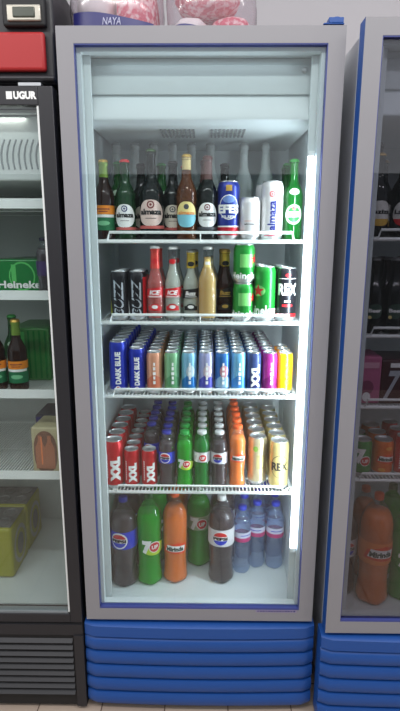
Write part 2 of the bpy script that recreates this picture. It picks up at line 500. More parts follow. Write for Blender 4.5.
def arch(w, h):      # almaza style shield: rounded oval, broader below
    pts = []
    for i in range(28):
        a = 2*PI*i/28
        x = w/2*math.cos(a)*(1-.16*max(0, math.sin(a))); y = h/2*math.sin(a)
        pts.append((math.copysign(abs(x/(w/2))**.8*(w/2), x), y))
    return pts
def art_almaza(paper, ring, stripe, ink, word='almaza'):
    def f(p, rf, r, h):
        zc = .30*h
        p.poly(arch(2.3*r, .29*h), rf, 0, zc, paper)
        p.ell(.62*r, .62*r, rf, 0, zc, ring, .0007, dz=.09*h); p.ell(.40*r, .40*r, rf, 0, zc, paper, .0010, dz=.09*h); p.ell(.2*r, .2*r, rf, 0, zc, ring, .0013, dz=.09*h)
        p.text(word, 1.9*r, .066*h, rf, 0, zc, ink, bold=.05, dz=.012*h)
        p.rect(.9*r, .006*h, rf, 0, zc, ink, .0008, dz=-.06*h)
        p.lathe([(rf(z)+.0005, z) for z in (.125*h, .16*h)], stripe, 24)
    return f
def simple_label(bg, z0, z1):
    def f(p, rf, r, h):
        n = max(1, int((z1-z0)*h/.012)); p.lathe([(rf(z0*h+(z1-z0)*h*i/n)+.0005, z0*h+(z1-z0)*h*i/n) for i in range(n+1)], bg, 24)
    return f

PINKW = mat('label_pinkish', (222, 196, 186), .5)
SALM = mat('label_salmon', (196, 92, 86), .5)
DKINK = mat('ink_dark_red', (120, 40, 44), .5)
GREY = mat('ink_grey', (70, 72, 78), .5)
S1 = 'drinks standing along the top shelf'
zt = Z1+.004
# --- top shelf, front row
def art_og(p, rf, r, h):
    simple_label(mat('label_green', (22, 110, 66), .5), .12, .32)(p, rf, r, h)
    OR = mat('label_orange', (236, 140, 30), .5)
    n = 4; p.lathe([(rf(z)+.0008, z) for z in [.32*h+.11*h*i/n for i in range(n+1)]], OR, 24)
    p.rect(2.4*r, .035*h, rf, 0, .30*h, W_, .0010); p.rect(1.3*r, .014*h, rf, 0, .385*h, DKINK, .0013); p.rect(.9*r, .010*h, rf, 0, .355*h, DKINK, .0013)
    p.ell(1.3*r, .06*h, rf, 0, .21*h, mat('label_pale_green', (120, 190, 140), .5), .0009)
b_og = gbottle('beer_bottle', .0300, .232, BROWNG, cap=GOLD, foil=mat('green_gold_foil', (120, 150, 60), .4, .4), art=art_og, foil_from=.78)
place(b_og, -.290, .135, zt, 0, 'brown bottle with orange and green label at left end of top shelf')
b_al = gbottle('beer_bottle', .0300, .232, GREENG, cap=R_, art=art_almaza(W_, NAVY, SALM, K_))
place(b_al, -.2265, .135, zt, 0, 'dark green beer bottle with red cap and white oval label, top shelf')
b_al2 = gbottle('beer_bottle', .0365, .262, BLACKG, cap=mat('cap_green', (60, 90, 50), .4, .3), art=art_almaza(PINKW, DKINK, SALM, K_), sh=.50, nk=.68)
place(b_al2, -.148, .140, zt, 0, 'widest dark beer bottle with pinkish oval label on top shelf')
b_al3 = gbottle('beer_bottle', .0300, .234, BLACKG, cap=mat('cap_dark', (50, 46, 46), .4, .3), art=art_almaza(CREAM, GREY, SALM, K_))
place(b_al3, -.086, .178, zt, 0, 'dark beer bottle between the widest bottle and the amber gold-necked bottle, top shelf')
def art_rad(p, rf, r, h):
    zc = .30*h
    pts = arch(2.3*r, .30*h); p.poly(pts, rf, 0, zc, mat('label_sky', (120, 190, 205), .5))
    p.poly([q for q in pts if q[1] > -.01*h], rf, 0, zc, mat('label_yellow', (232, 214, 140), .5), .0008)
    p.text('almaza', 1.7*r, .042*h, rf, 0, zc, mat('ink_orange', (214, 110, 40), .5), dz=.02*h, off=.0012)
    p.ell(.5*r, .5*r, rf, 0, zc, GREY, .0012, dz=.09*h)
b_ra = gbottle('beer_bottle', .0300, .246, clear('amber_glass', (200, 130, 50), body=.6, bodyrgb=(112, 66, 32)), cap=GOLD, foil=mat('pale_gold_foil', (206, 186, 130), .4, .3), art=art_rad, foil_from=.82)
place(b_ra, -.042, .128, zt, 0, 'amber bottle with gold neck and yellow and blue label, top shelf')
b_al4 = gbottle('beer_bottle', .0300, .243, BLACKG, cap=mat('cap_maroon', (86, 50, 48), .4, .2), foil=mat('maroon_foil', (92, 62, 60), .5, .1), art=art_almaza(W_, DKINK, GREY, K_), foil_from=.72)
place(b_al4, .020, .135, zt, 0, 'dark beer bottle with maroon neck wrap left of the blue and red can, top shelf')
def art_efes(p, rf, r, h):
    p.ell(1.9*r, .42*h, rf, 0, .56*h, W_, .0004); p.ell(1.75*r, .39*h, rf, 0, .56*h, mat('efes_blue', (40, 60, 150), .3, .3), .0007)
    p.ell(1.1*r, .12*h, rf, 0, .69*h, mat('efes_light', (110, 140, 200), .3), .0010)
    p.text('EFES', 2.1*r, .15*h, rf, 0, .53*h, W_, off=.0016, bold=.05)
    p.text('PILSEN', 1.3*r, .045*h, rf, 0, .40*h, W_, off=.0012)
    p.rect(.55*r, .10*h, rf, 0, .88*h, GOLD, .0006)
EB = mat('can_blue', (34, 50, 140), .3, .4)
c_ef = can('beer_can', .0330, .170, EB, [(0, .038, mat('can_red', (196, 30, 50), .3, .3)), (.038, .042, W_)], art_efes)
place(c_ef, .0835, .135, zt, 0, 'tall blue can with white lettering and red base on top shelf')
CW = mat('can_white', (214, 212, 212), .3, .15)
def art_w1(p, rf, r, h):
    p.rect(1.2*r, .012*h, rf, 0, .45*h, mat('ink_peach', (224, 150, 120), .5)); p.text('almaza', 1.2*r, .045*h, rf, 0, .38*h, GREY, off=.0007)
c_w1 = can('beer_can', .0320, .124, CW, [], art_w1)
place(c_w1, .149, .135, zt, 0, 'short plain white can beside the tall blue can on top shelf')
def art_w2(p, rf, r, h):
    vtext(p, 'almaza', .50*h, .75*r, rf, -.1, .42*h, NAVY, bold=.03)
    p.ell(.5*r, .5*r, rf, -.1, .78*h, R_, .0005); p.ell(.32*r, .32*r, rf, -.1, .78*h, CW, .0008); p.ell(.16*r, .16*r, rf, -.1, .78*h, R_, .0011)
    p.rect(1.6*r, .018*h, rf, 0, .08*h, mat('ink_rose', (190, 70, 90), .5))
c_w2 = can('beer_can', .0330, .170, CW, [], art_w2)
place(c_w2, .2145, .135, zt, 0, 'tall white can with vertical navy lettering, front right of top shelf')
place(c_w2, .204, .210, zt, .9, 'tall white can standing behind the front one with vertical navy lettering, top shelf')
place(c_w1, .136, .205, zt, .9, 'short white can behind the other short white can on top shelf')
def art_hb(p, rf, r, h):
    zc = .32*h
    p.ell(1.7*r, 1.9*r, rf, 0, zc, mat('label_mint', (190, 214, 190), .5)); p.ell(1.3*r, 1.5*r, rf, 0, zc, mat('label_leaf', (30, 120, 50), .5), .0007); p.rect(1.6*r, .5*r, rf, 0, zc, W_, .0010)
    p.text('Heineken', 1.45*r, .3*r, rf, 0, zc, K_, off=.0013); p.ell(.35*r, .35*r, rf, 0, zc, R_, .0012, dz=.6*r)
    nk = P(); nk.ell(1.0*r, .6*r, rf, 0, .60*h, mat('label_mint', (190, 214, 190), .5), .0005)
    return {'neck_label': nk}
b_hb = gbottle('beer_bottle', .0305, .236, clear('bright_green_glass', (60, 170, 60), body=.6, bodyrgb=(20, 105, 36)), cap=mat('cap_leaf', (40, 130, 50), .4, .2), art=art_hb)
place(b_hb, .279, .150, zt, .0, 'bright green beer bottle with round white label at right end of top shelf')
# second and third rows
for i, (x, y, pr, lb) in enumerate([
    (-.258, .205, b_hb, 'green bottle tucked behind the orange and green labelled bottle at left, top shelf'),
    (-.190, .230, b_al3, 'dark bottle in the second row behind the red capped bottle, top shelf'),
    (-.126, .240, b_hb, 'green necked bottle showing behind the widest dark bottle, top shelf'),
    (-.050, .250, b_al, 'red capped bottle in the second row behind the amber bottle, top shelf'),
    (.012, .220, b_al4, 'maroon necked bottle in the second row, top shelf'),
    (.074, .225, b_al3, 'dark bottle directly behind the tall blue can, top shelf'),
    (.272, .235, b_hb, 'green bottle behind the bright green one at right end of top shelf'),
    (.279, .312, b_hb, 'third green bottle from the front at right end of top shelf')]):
    place(pr, x, y, zt, .3*i, lb)
SPIR = clear('grey_clear_glass', (222, 228, 226), body=.55, bodyrgb=(226, 232, 230))
sp = gbottle('liquor_bottle', .0298, .310, SPIR, cap=mat('cap_ash', (120, 124, 124), .5), foil=mat('ash_foil', (150, 156, 155), .5), art=simple_label(mat('label_mist', (190, 194, 190), .6), .2, .45), sh=.58, nk=.74, foil_from=.88)
for i, x in enumerate([-.280, -.218, -.156, -.094, -.032, .030]):
    place(sp, x, .318, zt, .2*i, '%s from left of the tall grey clear bottles behind the beer bottles, top shelf' % ['first', 'second', 'third', 'fourth', 'fifth', 'sixth'][i], 'tall clear bottles in the back row of the top shelf')
for i, x in enumerate([.140, .212]):
    place(sp, x, .318, zt, 1+.2*i, 'tall grey clear bottle standing behind the %s can on top shelf' % ['short white', 'tall white'][i], 'tall clear bottles in the back row of the top shelf')

# --- second shelf
zt = Z2+.004
CB = mat('can_black', (26, 26, 32), .3, .3)
LIME = mat('ink_lime', (196, 200, 40), .4)
def art_bz(red):
    def f(p, rf, r, h):
        SV = mat('ink_silver', (190, 196, 204), .3, .3)
        vtext(p, 'BUZZ', .74*h, 1.05*r, rf, 0, .46*h, SV, shear=.3)
        vtext(p, 'BUZZ', .66*h, .55*r, rf, 0, .45*h, CB, shear=.3, off=.0013)
        if red:
            p.rect(.9*r, .8*h, rf, 1.2, .48*h, R_, .0004)
        p.poly([(-.30*r, -.14*h), (.30*r, -.14*h), (.12*r, .05*h), (0, .16*h), (-.15*r, .04*h)], rf, -1.15, .26*h, LIME if not red else W_, .0006)
    return f
c_b1 = can('energy_can', .0285, .152, CB, [], art_bz(False)); c_b2 = can('energy_can', .0285, .152, CB, [], art_bz(True))
place(c_b1, -.252, .135, zt, 0, 'tall black energy can with lime flash, leftmost on second shelf')
place(c_b2, -.197, .135, zt, 0, 'black and red energy can beside the red bottle on second shelf')
for k in range(2):
    for j, (c, x) in enumerate(((c_b1, -.252), (c_b2, -.197))):
        place(c, x-.004, .135+.06*(k+1), zt, 0, 'black %scan %s in the %s row from left on second shelf' % ('and red ' if j else '', ('second', 'third')[k], ('first', 'second')[j]), 'black energy cans in rows on the second shelf')
def art_si(bg, ink, big='SMIRNOFF', sub='ICE'):
    def f(p, rf, r, h):
        zc = .37*h; lo = P(); nk = P()
        p.poly([(-1.25*r, -.06*h), (1.2*r, -.045*h), (1.25*r, .095*h), (-1.15*r, .06*h)], rf, 0, zc, bg)
        p.text(sub, 1.25*r, .06*h, rf, 0, zc, ink, off=.0009, bold=.04, shear=.2, dz=.015*h);
        if big == 'SMIRNOFF': p.text(big, 1.7*r, .024*h, rf, 0, zc, ink, off=.0009, dz=-.04*h)
        else: p.rect(1.4*r, .010*h, rf, 0, zc, ink, .0009, dz=-.035*h)
        lo.rect(1.6*r, .06*h, rf, 0, .17*h, bg, .0004); lo.ell(1.1*r, .09*h, rf, 0, .19*h, bg, .0006); lo.ell(.7*r, .05*h, rf, 0, .19*h, ink, .0009)
        nk.ell(.8*r, .07*h, rf, 0, .80*h, bg, .0012, n=14)
        return {'lower_label': lo, 'neck_label': nk}
    return f
CAPS = mat('cap_white', (222, 222, 220), .3, .3)
b_sr = gbottle('alcopop_bottle', .0270, .228, CLEARG, REDL, CAPS, mat('red_foil', (214, 70, 60), .35, .3), art_si(R_, W_), sh=.50, nk=.70, foil_from=.70)
place(b_sr, -.140, .128, zt, 0, 'red flavoured bottle with white cap on second shelf')
b_sc = gbottle('alcopop_bottle', .0270, .226, CLEARG, PALEL, CAPS, None, art_si(R_, W_), sh=.50, nk=.70)
place(b_sc, -.086, .135, zt, 0, 'clear bottle with slanted red label and white cap on second shelf')
GF = mat('bright_gold_foil', (222, 190, 70), .3, .5)
b_bk = gbottle('alcopop_bottle', .0275, .216, CLEARG, PALEL, mat('cap_silver', (160, 160, 156), .3, .5), GF, art_si(K_, W_, 'SPECIAL', 'Buzz'), sh=.50, nk=.68, foil_from=.74)
place(b_bk, -.030, .150, zt, 0, 'pale bottle with gold neck and slanted black label on second shelf')
def art_co(p, rf, r, h): p.ell(.7*r, .9*r, rf, 0, .78*h, mat('label_straw', (232, 206, 120), .5)); p.rect(.5*r, .3*r, rf, 0, .78*h, W_, .0009)
b_co = gbottle('beer_bottle', .0295, .226, CLEARG, AMBER, CAPS, None, art_co, sh=.55, nk=.74, fill=.86)
place(b_co, .022, .130, zt, 0, 'clear bottle of golden beer without body label on second shelf')
b_db = gbottle('alcopop_bottle', .0280, .218, BROWNG, None, GOLD, GF, art_si(K_, GOLD, 'SPECIAL', 'Buzz'), sh=.50, nk=.68, foil_from=.76)
place(b_db, .078, .168, zt, 0, 'brown bottle with gold neck left of the stacked green cans on second shelf')
for i, (pr, x, lb) in enumerate([(b_sr, -.137, 'red bottle'), (b_sc, -.080, 'red labelled clear bottle'), (b_bk, -.022, 'gold necked pale bottle'), (b_co, .028, 'golden beer bottle'), (b_db, .074, 'gold necked brown bottle')]):
    place(pr, x, .205+(.035 if i in (2, 4) else 0), zt, .2, 'second %s standing directly behind its twin on second shelf' % lb)
GR = mat('can_green', (30, 140, 50), .3, .35); GRL = mat('can_light_green', (120, 200, 110), .35, .2)
def star(R): return [(R*(1 if i % 2 == 0 else .4)*math.sin(PI*i/5), R*(1 if i % 2 == 0 else .4)*math.cos(PI*i/5)) for i in range(10)]
def starpoly(p, R, rf, a0, zc, m, off):
    t = bmesh.new(); c = t.verts.new((0, 0, 0)); v = [t.verts.new((x, y, 0)) for x, y in star(R)]
    for i in range(10): t.faces.new((c, v[i], v[(i+1) % 10]))
    p.wrap_bm(t, rf, a0, zc, m, off)
def art_he(big, a):
    def f(p, rf, r, h):
        if big:
            starpoly(p, .62*r, rf, -.75, .56*h, R_, .0009); p.ell(1.4*r, 1.0*r, rf, -.75, .56*h, GRL, .0004)
            p.text('Heineken', 3.6*r, .19*h, rf, -.5, .20*h, W_, bold=.03)
            p.rect(3.9*r, .012*h, rf, -.5, .08*h, W_)
        else:
            p.text('Heineken', 3.4*r, .17*h, rf, a, .20*h, W_, bold=.03); p.rect(1.3*r, .34*h, rf, .1, .58*h, GRL, .0004)
            starpoly(p, .5*r, rf, .95, .62*h, R_, .0009)
    return f
c_h1 = can('beer_can', .0330, .1165, GR, [], art_he(False, .1)); c_h2 = can('beer_can', .0330, .1680, GR, [], art_he(True, 0))
place(c_h1, .134, .130, zt, 0, 'short green can at bottom of the stack of two on second shelf')
place(c_h1, .134, .130, zt+.1168, .1, 'short green can on top of the stack of two on second shelf')
place(c_h2, .200, .130, zt, 0, 'tall green can with red star on second shelf')
def art_rex(ink, sub, a=0):
    def f(p, rf, r, h):
        p.rect(1.9*r, .008*h, rf, a, .80*h, ink); p.text('REX', 1.9*r, .22*h, rf, a, .60*h, ink, bold=.04)
        p.rect(1.0*r, .04*h, rf, a, .30*h, sub); p.rect(.6*r, .03*h, rf, a, .38*h, ink); p.ell(.5*r, .07*h, rf, a, .86*h, sub)
    return f
c_rk = can('energy_can', .0320, .1640, CB, [(0, .024, R_)], art_rex(W_, R_))
place(c_rk, .2665, .130, zt, 0, 'tall black can with white lettering at right end of second shelf')
for k in range(3):
    place(c_h2, .200, .200+.068*k, zt, 0, 'tall green can %s from front behind the red star can on second shelf' % ('second', 'third', 'fourth')[k], 'green cans in rows on the second shelf')
    place(c_h1, .134, .200+.068*k, zt, 0, 'short green can %s from front in its row on second shelf' % ('second', 'third', 'fourth')[k], 'green cans in rows on the second shelf')
    place(c_rk, .266, .198+.068*k, zt, 0, 'tall black can %s from front at right end of second shelf' % ('second', 'third', 'fourth')[k], 'black cans in the right hand row of the second shelf')

# --- rows of cans and bottles
ORD = ['front', 'second', 'third', 'fourth', 'fifth', 'sixth', 'seventh', 'eighth']
def column(proto, x, y, dy, n, z, desc, where, grp, rz=0, dx=0, skip=0):
    for k in range(skip, n):
        if k == 0: lb = '%s, front of %s' % (desc, where)
        else: lb = '%s, %s from front, %s' % (desc, ORD[k], where)
        place(proto, x+dx*k+random.uniform(-.0008, .0008), y+dy*k, z, rz+random.uniform(-.08, .08), lb, grp)
zt = Z3+.004
def m_(n, c, r=.3, me=.35): return mat(n, c, r, me)
def art_db(p, rf, r, h):
    vtext(p, 'DARK BLUE', .62*h, .62*r, rf, .15, .50*h, W_, bold=.05)
    p.ell(.55*r, .55*r, rf, .1, .11*h, W_); p.ell(.35*r, .35*r, rf, .1, .11*h, R_, .0008)
c_d1 = can('energy_can', .0290, .170, m_('can_royal', (28, 48, 168)), [], art_db)
c_d2 = can('energy_can', .0265, .148, m_('can_royal', (28, 48, 168)), [], art_db)
G3 = 'slim cans in rows on the third shelf'
column(c_d1, -.263, .130, .0595, 7, zt, 'taller dark blue can', 'leftmost row, third shelf', G3)
column(c_d2, -.203, .130, .0545, 8, zt, 'shorter dark blue can', 'second row, third shelf', G3)
def art_fade(c2, ink, word, c3=None):
    def f(p, rf, r, h):
        p.poly([(-1.1*r, -.16*h), (1.1*r, -.16*h), (1.1*r, .05*h), (0, .16*h), (-1.1*r, .0*h)], rf, 0, .32*h, c2, .0004)
        if c3: p.ell(1.1*r, .30*h, rf, .2, .55*h, c3, .0007)
        if word == 'XXL':
            vtext(p, 'XXL', .56*h, 1.15*r, rf, .25, .44*h, ink, bold=.06)
        elif word == 'REX': vtext(p, 'REX', .5*h, .6*r, rf, .1, .50*h, ink, bold=.03, off=.0012)
        else:   # unreadable upright lettering: short white strokes
            for i, (a, b_) in enumerate([(.0, .9), (.14, .7), (.27, 1), (.42, .8), (.55, .6)]):
                p.rect(.34*r*b_, .075*h, rf, .1, .28*h, ink, .0011, dz=a*.8*h)
    return f
cols3 = [
 (-.148, 'peach orange', (226, 160, 128), (214, 120, 90), 'FREEZ', W_, None),
 (-.091, 'pale green', (132, 186, 140), (98, 160, 110), 'FREEZ', W_, None),
 (-.036, 'light blue', (130, 186, 214), (40, 120, 190), 'FREEZ', W_, (200, 220, 232)),
 (.020, 'violet and silver', (168, 170, 210), (84, 84, 180), 'FREEZ', W_, (226, 206, 214)),
 (.072, 'blue and pink', (50, 110, 180), (150, 190, 220), 'FREEZ', W_, (214, 150, 160)),
 (.122, 'sky blue', (120, 186, 224), (70, 140, 210), 'FREEZ', W_, None),
 (.172, 'navy lettered', (60, 76, 126), (34, 44, 100), 'XXL', W_, None),
 (.222, 'magenta', (160, 44, 134), (128, 30, 110), 'FREEZ', W_, None),
 (.272, 'yellow', (246, 182, 20), (240, 170, 10), 'REX', mat('ink_brown', (110, 80, 10), .5), None)]
wn = ['third', 'fourth', 'fifth', 'sixth', 'seventh', 'eighth', 'ninth', 'tenth', 'rightmost']
for i, (x, nm, c1, c2, w, ik, c3) in enumerate(cols3):
    pr = can('slim_can', .0247, .136, m_('can3_%d' % i, c1, .3, .3), [], art_fade(m_('art3_%d' % i, c2), ik, w, m_('blob3_%d' % i, c3) if c3 else None))
    n = 3 if i == 8 else 8
    column(pr, x, .128, .0535, n, zt, 'slim %s can' % nm, '%s row, third shelf' % wn[i], G3)

zt = Z4+.004
G4 = 'cans and small bottles in rows on the fourth shelf'
RC = m_('can_scarlet', (196, 26, 36))
def art_xxl(p, rf, r, h):
    vtext(p, 'XXL', .52*h, 1.05*r, rf, .25, .42*h, W_, bold=.08)
    for i in range(9): p.rect(.16*r, .035*h, rf, -.65, .24*h, W_, .0006, dz=i*.058*h)
c_x1 = can('energy_can', .0325, .168, RC, [], art_xxl); c_x2 = can('energy_can', .0265, .135, RC, [], art_xxl)
column(c_x1, -.2880, .130, .0665, 6, zt, 'large red energy can', 'leftmost row, fourth shelf', G4)
column(c_x2, -.2285, .128, .0545, 8, zt, 'small red energy can', 'second row, fourth shelf', G4)
place(c_x2, -.170, .128, zt, .05, 'lone small red energy can left of the small cola bottles, fourth shelf', G4)

GN = m_('cap_green_plastic', (20, 150, 60), .4, 0); BC = m_('cap_blue_plastic', (34, 44, 150), .4, 0); WC = m_('cap_grey_white', (204, 206, 206), .4, 0); OC = m_('cap_orange', (236, 92, 30), .4, 0)
PB = m_('label_cola_blue', (24, 52, 190), .4, 0)
def band(p, rf, r, h, z0, z1, m, off=.0006):
    n = 8; p.lathe([(rf(z0*h+(z1-z0)*h*i/n)+off, z0*h+(z1-z0)*h*i/n) for i in range(n+1)], m, 28)
def globe(p, rf, a, zc, R, wordm, edge):
    p.ell(2.1*R, 2.1*R, rf, a, zc, edge, .0010); p.ell(1.86*R, 1.86*R, rf, a, zc, W_, .0014)
    p.ell(1.8*R, 1.7*R, rf, a, zc, R_, .0018, a=.32, b=PI-.32); p.ell(1.8*R, 1.7*R, rf, a, zc, PB, .0018, a=PI+.32, b=2*PI-.32)
    p.text('PEPSI', 1.75*R, .42*R, rf, a, zc, wordm, off=.0024, bold=.06)
def art_pepsi(bg, edge, a0=-.25):
    def f(p, rf, r, h):
        band(p, rf, r, h, .46, .655, bg); globe(p, rf, a0, .557*h, min(.088*h, .62*r), K_, edge)
    return f
def art_7up(label=None, a0=.1):
    def f(p, rf, r, h):
        zc = .45*h if label is None else .56*h
        if label: band(p, rf, r, h, .48, .655, label)
        sp = .9*r
        pts = [(sp*1.25*math.cos(t)*(1+.12*math.cos(3*t)), sp*.62*math.sin(t)) for t in [2*PI*i/22 for i in range(22)]]
        if not label: p.poly([(x+.35*r, y-.2*r) for x, y in pts], rf, a0, zc, m_('ink_lemon_lime', (186, 220, 50), .4, 0), .0008)
        p.text('7', .75*r, 1.15*r, rf, a0, zc, W_, off=.0014, bold=.08, dx=-.45*r)
        p.ell(.95*r, .95*r, rf, a0, zc, W_, .0018, dx=.18*r); p.ell(.82*r, .82*r, rf, a0, zc, R_, .0022, dx=.18*r)
        p.text('UP', .5*r, .35*r, rf, a0, zc, W_, off=.0027, dx=.18*r, bold=.04)
    return f
def art_mir(band_c=None, z=.42):
    def f(p, rf, r, h):
        zc = z*h
        if band_c: band(p, rf, r, h, z-.10, z+.10, band_c)
        p.poly([(-1.05*r, -.35*r), (.85*r, -.50*r), (1.05*r, .35*r), (.2*r, .55*r), (-.85*r, .25*r)], rf, .05, zc, m_('ink_flame', (232, 70, 24), .4, 0), .0010)
        p.poly([(-.8*r, -.2*r), (.75*r, -.28*r), (.85*r, .22*r), (-.6*r, .34*r)], rf, .05, zc, W_, .0014)
        p.text('Mirinda', 1.35*r, .38*r, rf, .05, zc, m_('ink_leafdark', (20, 60, 50), .4, 0), off=.0020, bold=.05)
    return f
LG = m_('label_silver_grey', (206, 206, 210), .4, 0)
s_pep = pet('cola_bottle', .0283, .198, PETC, COLA, BC, art_pepsi(PB, W_))
s_7 = pet('lemon_soda_bottle', .0283, .198, PETG, PALEG, GN, art_7up(None))
s_7d = pet('lemon_soda_bottle', .0283, .198, clear('bluegreen_plastic', (90, 180, 110), body=.38, bodyrgb=(40, 165, 80)), PALEG, WC, art_7up(LG, .0))
s_dp = pet('cola_bottle', .0283, .198, PETC, COLA, WC, art_pepsi(LG, LG))
s_mi = pet('orange_soda_bottle', .0285, .218, PETC, ORANGE, OC, art_mir(None, .50), fill=.84)
column(s_pep, -.168, .205, .061, 5, zt, 'small cola bottle with dark blue cap', 'row behind lone red can', G4, skip=0)
column(s_pep, -.111, .130, .062, 6, zt, 'small cola bottle with blue cap', 'fourth row, fourth shelf', G4)
column(s_7, -.051, .130, .062, 6, zt, 'small green soda bottle with green cap', 'fifth row, fourth shelf', G4)
column(s_7d, .007, .132, .062, 6, zt, 'small green soda bottle with white cap', 'sixth row, fourth shelf', G4)
column(s_dp, .065, .130, .062, 6, zt, 'small diet cola bottle with silver label', 'row left of orange sodas', G4)
column(s_mi, .125, .132, .062, 6, zt, 'small orange soda bottle', 'orange row, fourth shelf', G4)
GC = m_('can_champagne', (196, 184, 150), .28, .6); GC2 = m_('can_gold', (200, 182, 120), .28, .6)
def art_ch(p, rf, r, h): p.rect(.9*r, .30*h, rf, .25, .50*h, m_('art_olive', (170, 160, 110), .4, .2)); p.ell(.5*r, .12*h, rf, -.3, .78*h, m_('art_green_dot', (110, 150, 60), .4, .1))
c_g1 = can('malt_can', .0325, .168, GC, [], art_ch)
def art_rg(p, rf, r, h):
    p.ell(1.95*r, .48*h, rf, 0, .50*h, m_('ring_dark', (96, 88, 66), .4, .2)); p.ell(1.8*r, .45*h, rf, 0, .50*h, GC2, .0008)
    p.text('REX', 1.7*r, .17*h, rf, 0, .50*h, K_, off=.0012, bold=.04)
c_g2 = can('energy_can', .0325, .168, GC2, [], art_rg)
column(c_g1, .196, .165, .067, 6, zt, 'champagne coloured tall can', 'row right of small orange sodas', G4)
column(c_g2, .2635, .130, .067, 6, zt, 'gold lettered tall can', 'rightmost row, fourth shelf', G4)

# --- fridge floor
zt = ZF+.001
L_pep = pet('cola_bottle', .0480, .340, PETC, COLA, BC, art_pepsi(PB, W_), seg=32)
L_7 = pet('lemon_soda_bottle', .0455, .350, PETG, PALEG, m_('cap_dark_green', (18, 90, 40), .4, 0), art_7up(None), seg=32)
L_7d = pet('lemon_soda_bottle', .0455, .325, PETG, PALEG, WC, art_7up(m_('label_sage', (150, 168, 130), .5, 0)), seg=32)
L_mi = pet('orange_soda_bottle', .0455, .350, PETC, ORANGE, OC, art_mir(None, .41), fill=.84, seg=32)
L_dp = pet('cola_bottle', .0480, .335, PETC, COLA, WC, art_pepsi(LG, LG), seg=32)
place(L_pep, -.274, .190, zt, 0, 'large cola bottle with blue cap and blue label on main fridge floor')
place(L_7, -.184, .200, zt, .25, 'large green soda bottle with lime splash logo on fridge floor')
place(L_mi, -.091, .212, zt, 0, 'large orange soda bottle on the floor of the lit fridge')
place(L_7d, -.006, .315, zt, 0, 'large green soda bottle with pale label set back on fridge floor')
place(L_dp, .078, .215, zt, .15, 'large cola bottle with silver label and white cap on lit fridge floor')
place(L_pep, -.272, .310, zt, 1, 'large cola bottle behind the front left cola bottle on fridge floor')
place(L_7, -.172, .338, zt, 1.2, 'large green soda bottle hidden behind the lime splash one, fridge floor')
place(L_mi, -.092, .387, zt, 1, 'large orange soda bottle behind the front orange one, fridge floor')
place(L_dp, .086, .335, zt, .6, 'silver label cola bottle behind the front one, lit fridge floor')
def art_wat(p, rf, r, h):
    band(p, rf, r, h, .56, .64, m_('label_water_white', (206, 206, 226), .4, 0)); band(p, rf, r, h, .50, .56, m_('label_water_pink', (190, 60, 120), .4, 0))
    p.rect(1.3*r, .012*h, rf, 0, .60*h, PB, .0010)
w_b = pet('water_bottle', .0335, .268, WATERP, None, m_('cap_royal_blue', (40, 60, 190), .4, 0), art_wat)
GW = 'small water bottles at the right of the fridge floor'
for x, y, lb in [(.157, .262, 'front left water bottle beside the silver label cola bottle'), (.216, .298, 'middle water bottle of the front three on fridge floor'), (.285, .292, 'front right water bottle next to the light tube'),
                 (.171, .352, 'water bottle behind the front left water bottle'), (.229, .392, 'water bottle behind the middle water bottle'), (.2905, .365, 'water bottle behind the front right water bottle'),
                 (.170, .430, 'rear left water bottle at the back of the fridge floor'), (.262, .455, 'rear right water bottle at the back of the fridge floor')]:
    place(w_b, x, y, zt, random.uniform(-.5, .5), lb, GW)

# ------------------------------------------------------------------ left fridge (black)
LX = -.391
left = thing('display_fridge', 'black framed glass door fridge cut off by the left edge', 'fridge', (LX-.35, 0, 0))
p = P()
w = .35
p.box(-w, -w+.04, .05, .72, .02, 1.985, BLACKM).box(w-.04, w, .05, .72, .02, 1.985, BLACKM).box(-w+.04, w-.04, .64, .72, .02, 1.985, BLACKM)
p.box(-w+.04, w-.04, .05, .64, 1.945, 1.985, BLACKM).box(-w+.04, w-.04, .05, .64, .02, .345, BLACKM)
p.build('cabinet', left, bevel=.003)
LW = mat('liner_left', (196, 202, 200), .4, noise=.03)
p = P(); q = w-.041
p.box(-q, -q+.012, .052, .63, .346, 1.944, LW).box(q-.012, q, .052, .63, .346, 1.944, LW).box(-q+.012, q-.012, .60, .63, .346, 1.944, LW).box(-q+.012, q-.012, .052, .60, 1.936, 1.944, LW).box(-q+.012, q-.012, .052, .60, .346, .378, LW)
p.build('liner', left)
p = P(); p.box(-q+.013, q-.013, .07, .58, 1.760, 1.935, LW)
ev = p.build('evaporator_cover', left, bevel=.006)
for i in range(10):
    P_ = P(); x = .125+i*.0165
    P_.tube([(x+.012, .070, 1.872), (x+.004, .0685, 1.852), (x, .068, 1.832), (x, .068, 1.812), (x+.003, .0685, 1.792)], .0026, SLOT, 6); P_.build('louvre', ev)
p = P(); fw = .040
p.box(-w, -w+fw, 0, .046, .345, 1.992, BLACK).box(w-fw, w, 0, .046, .345, 1.992, BLACK).box(-w+fw, w-fw, 0, .046, 1.945, 1.992, BLACK).box(-w+fw, w-fw, 0, .046, .345, .378, BLACK)
dl = p.build('door', left, bevel=.002)
p = P(); p.box(w-fw-.006, w-fw, .004, .03, .378, 1.945, WIRE).box(-w+fw, -w+fw+.006, .004, .03, .378, 1.945, WIRE).box(-w+fw, w-fw, .004, .03, .378, .384, SLOT); p.build('glazing_trim', dl)
P().box(-w+fw+.006, w-fw-.006, .010, .0135, .384, 1.945, PANE).build('glass_pane', dl)
p = P(); p.text('UGUR', .062, .020, None, 0, 1.969, W_, off=.001, bold=.06, dx=.276); p.rect(.016, .019, None, 0, 1.969, W_, .001, dx=.234); p.build('lettering', dl)
p = P(); p.box(-w-.002, w+.002, .0, .06, .015, .343, BLACKM); p.box(-w+.02, w-.0, -.004, .0, .30, .340, BLACK)
for i in range(9): p.prism([(-.012, .275-i*.026), (-.001, .285-i*.026), (-.001, .268-i*.026)], 'x', -w+.03, w-.035, BLACK)
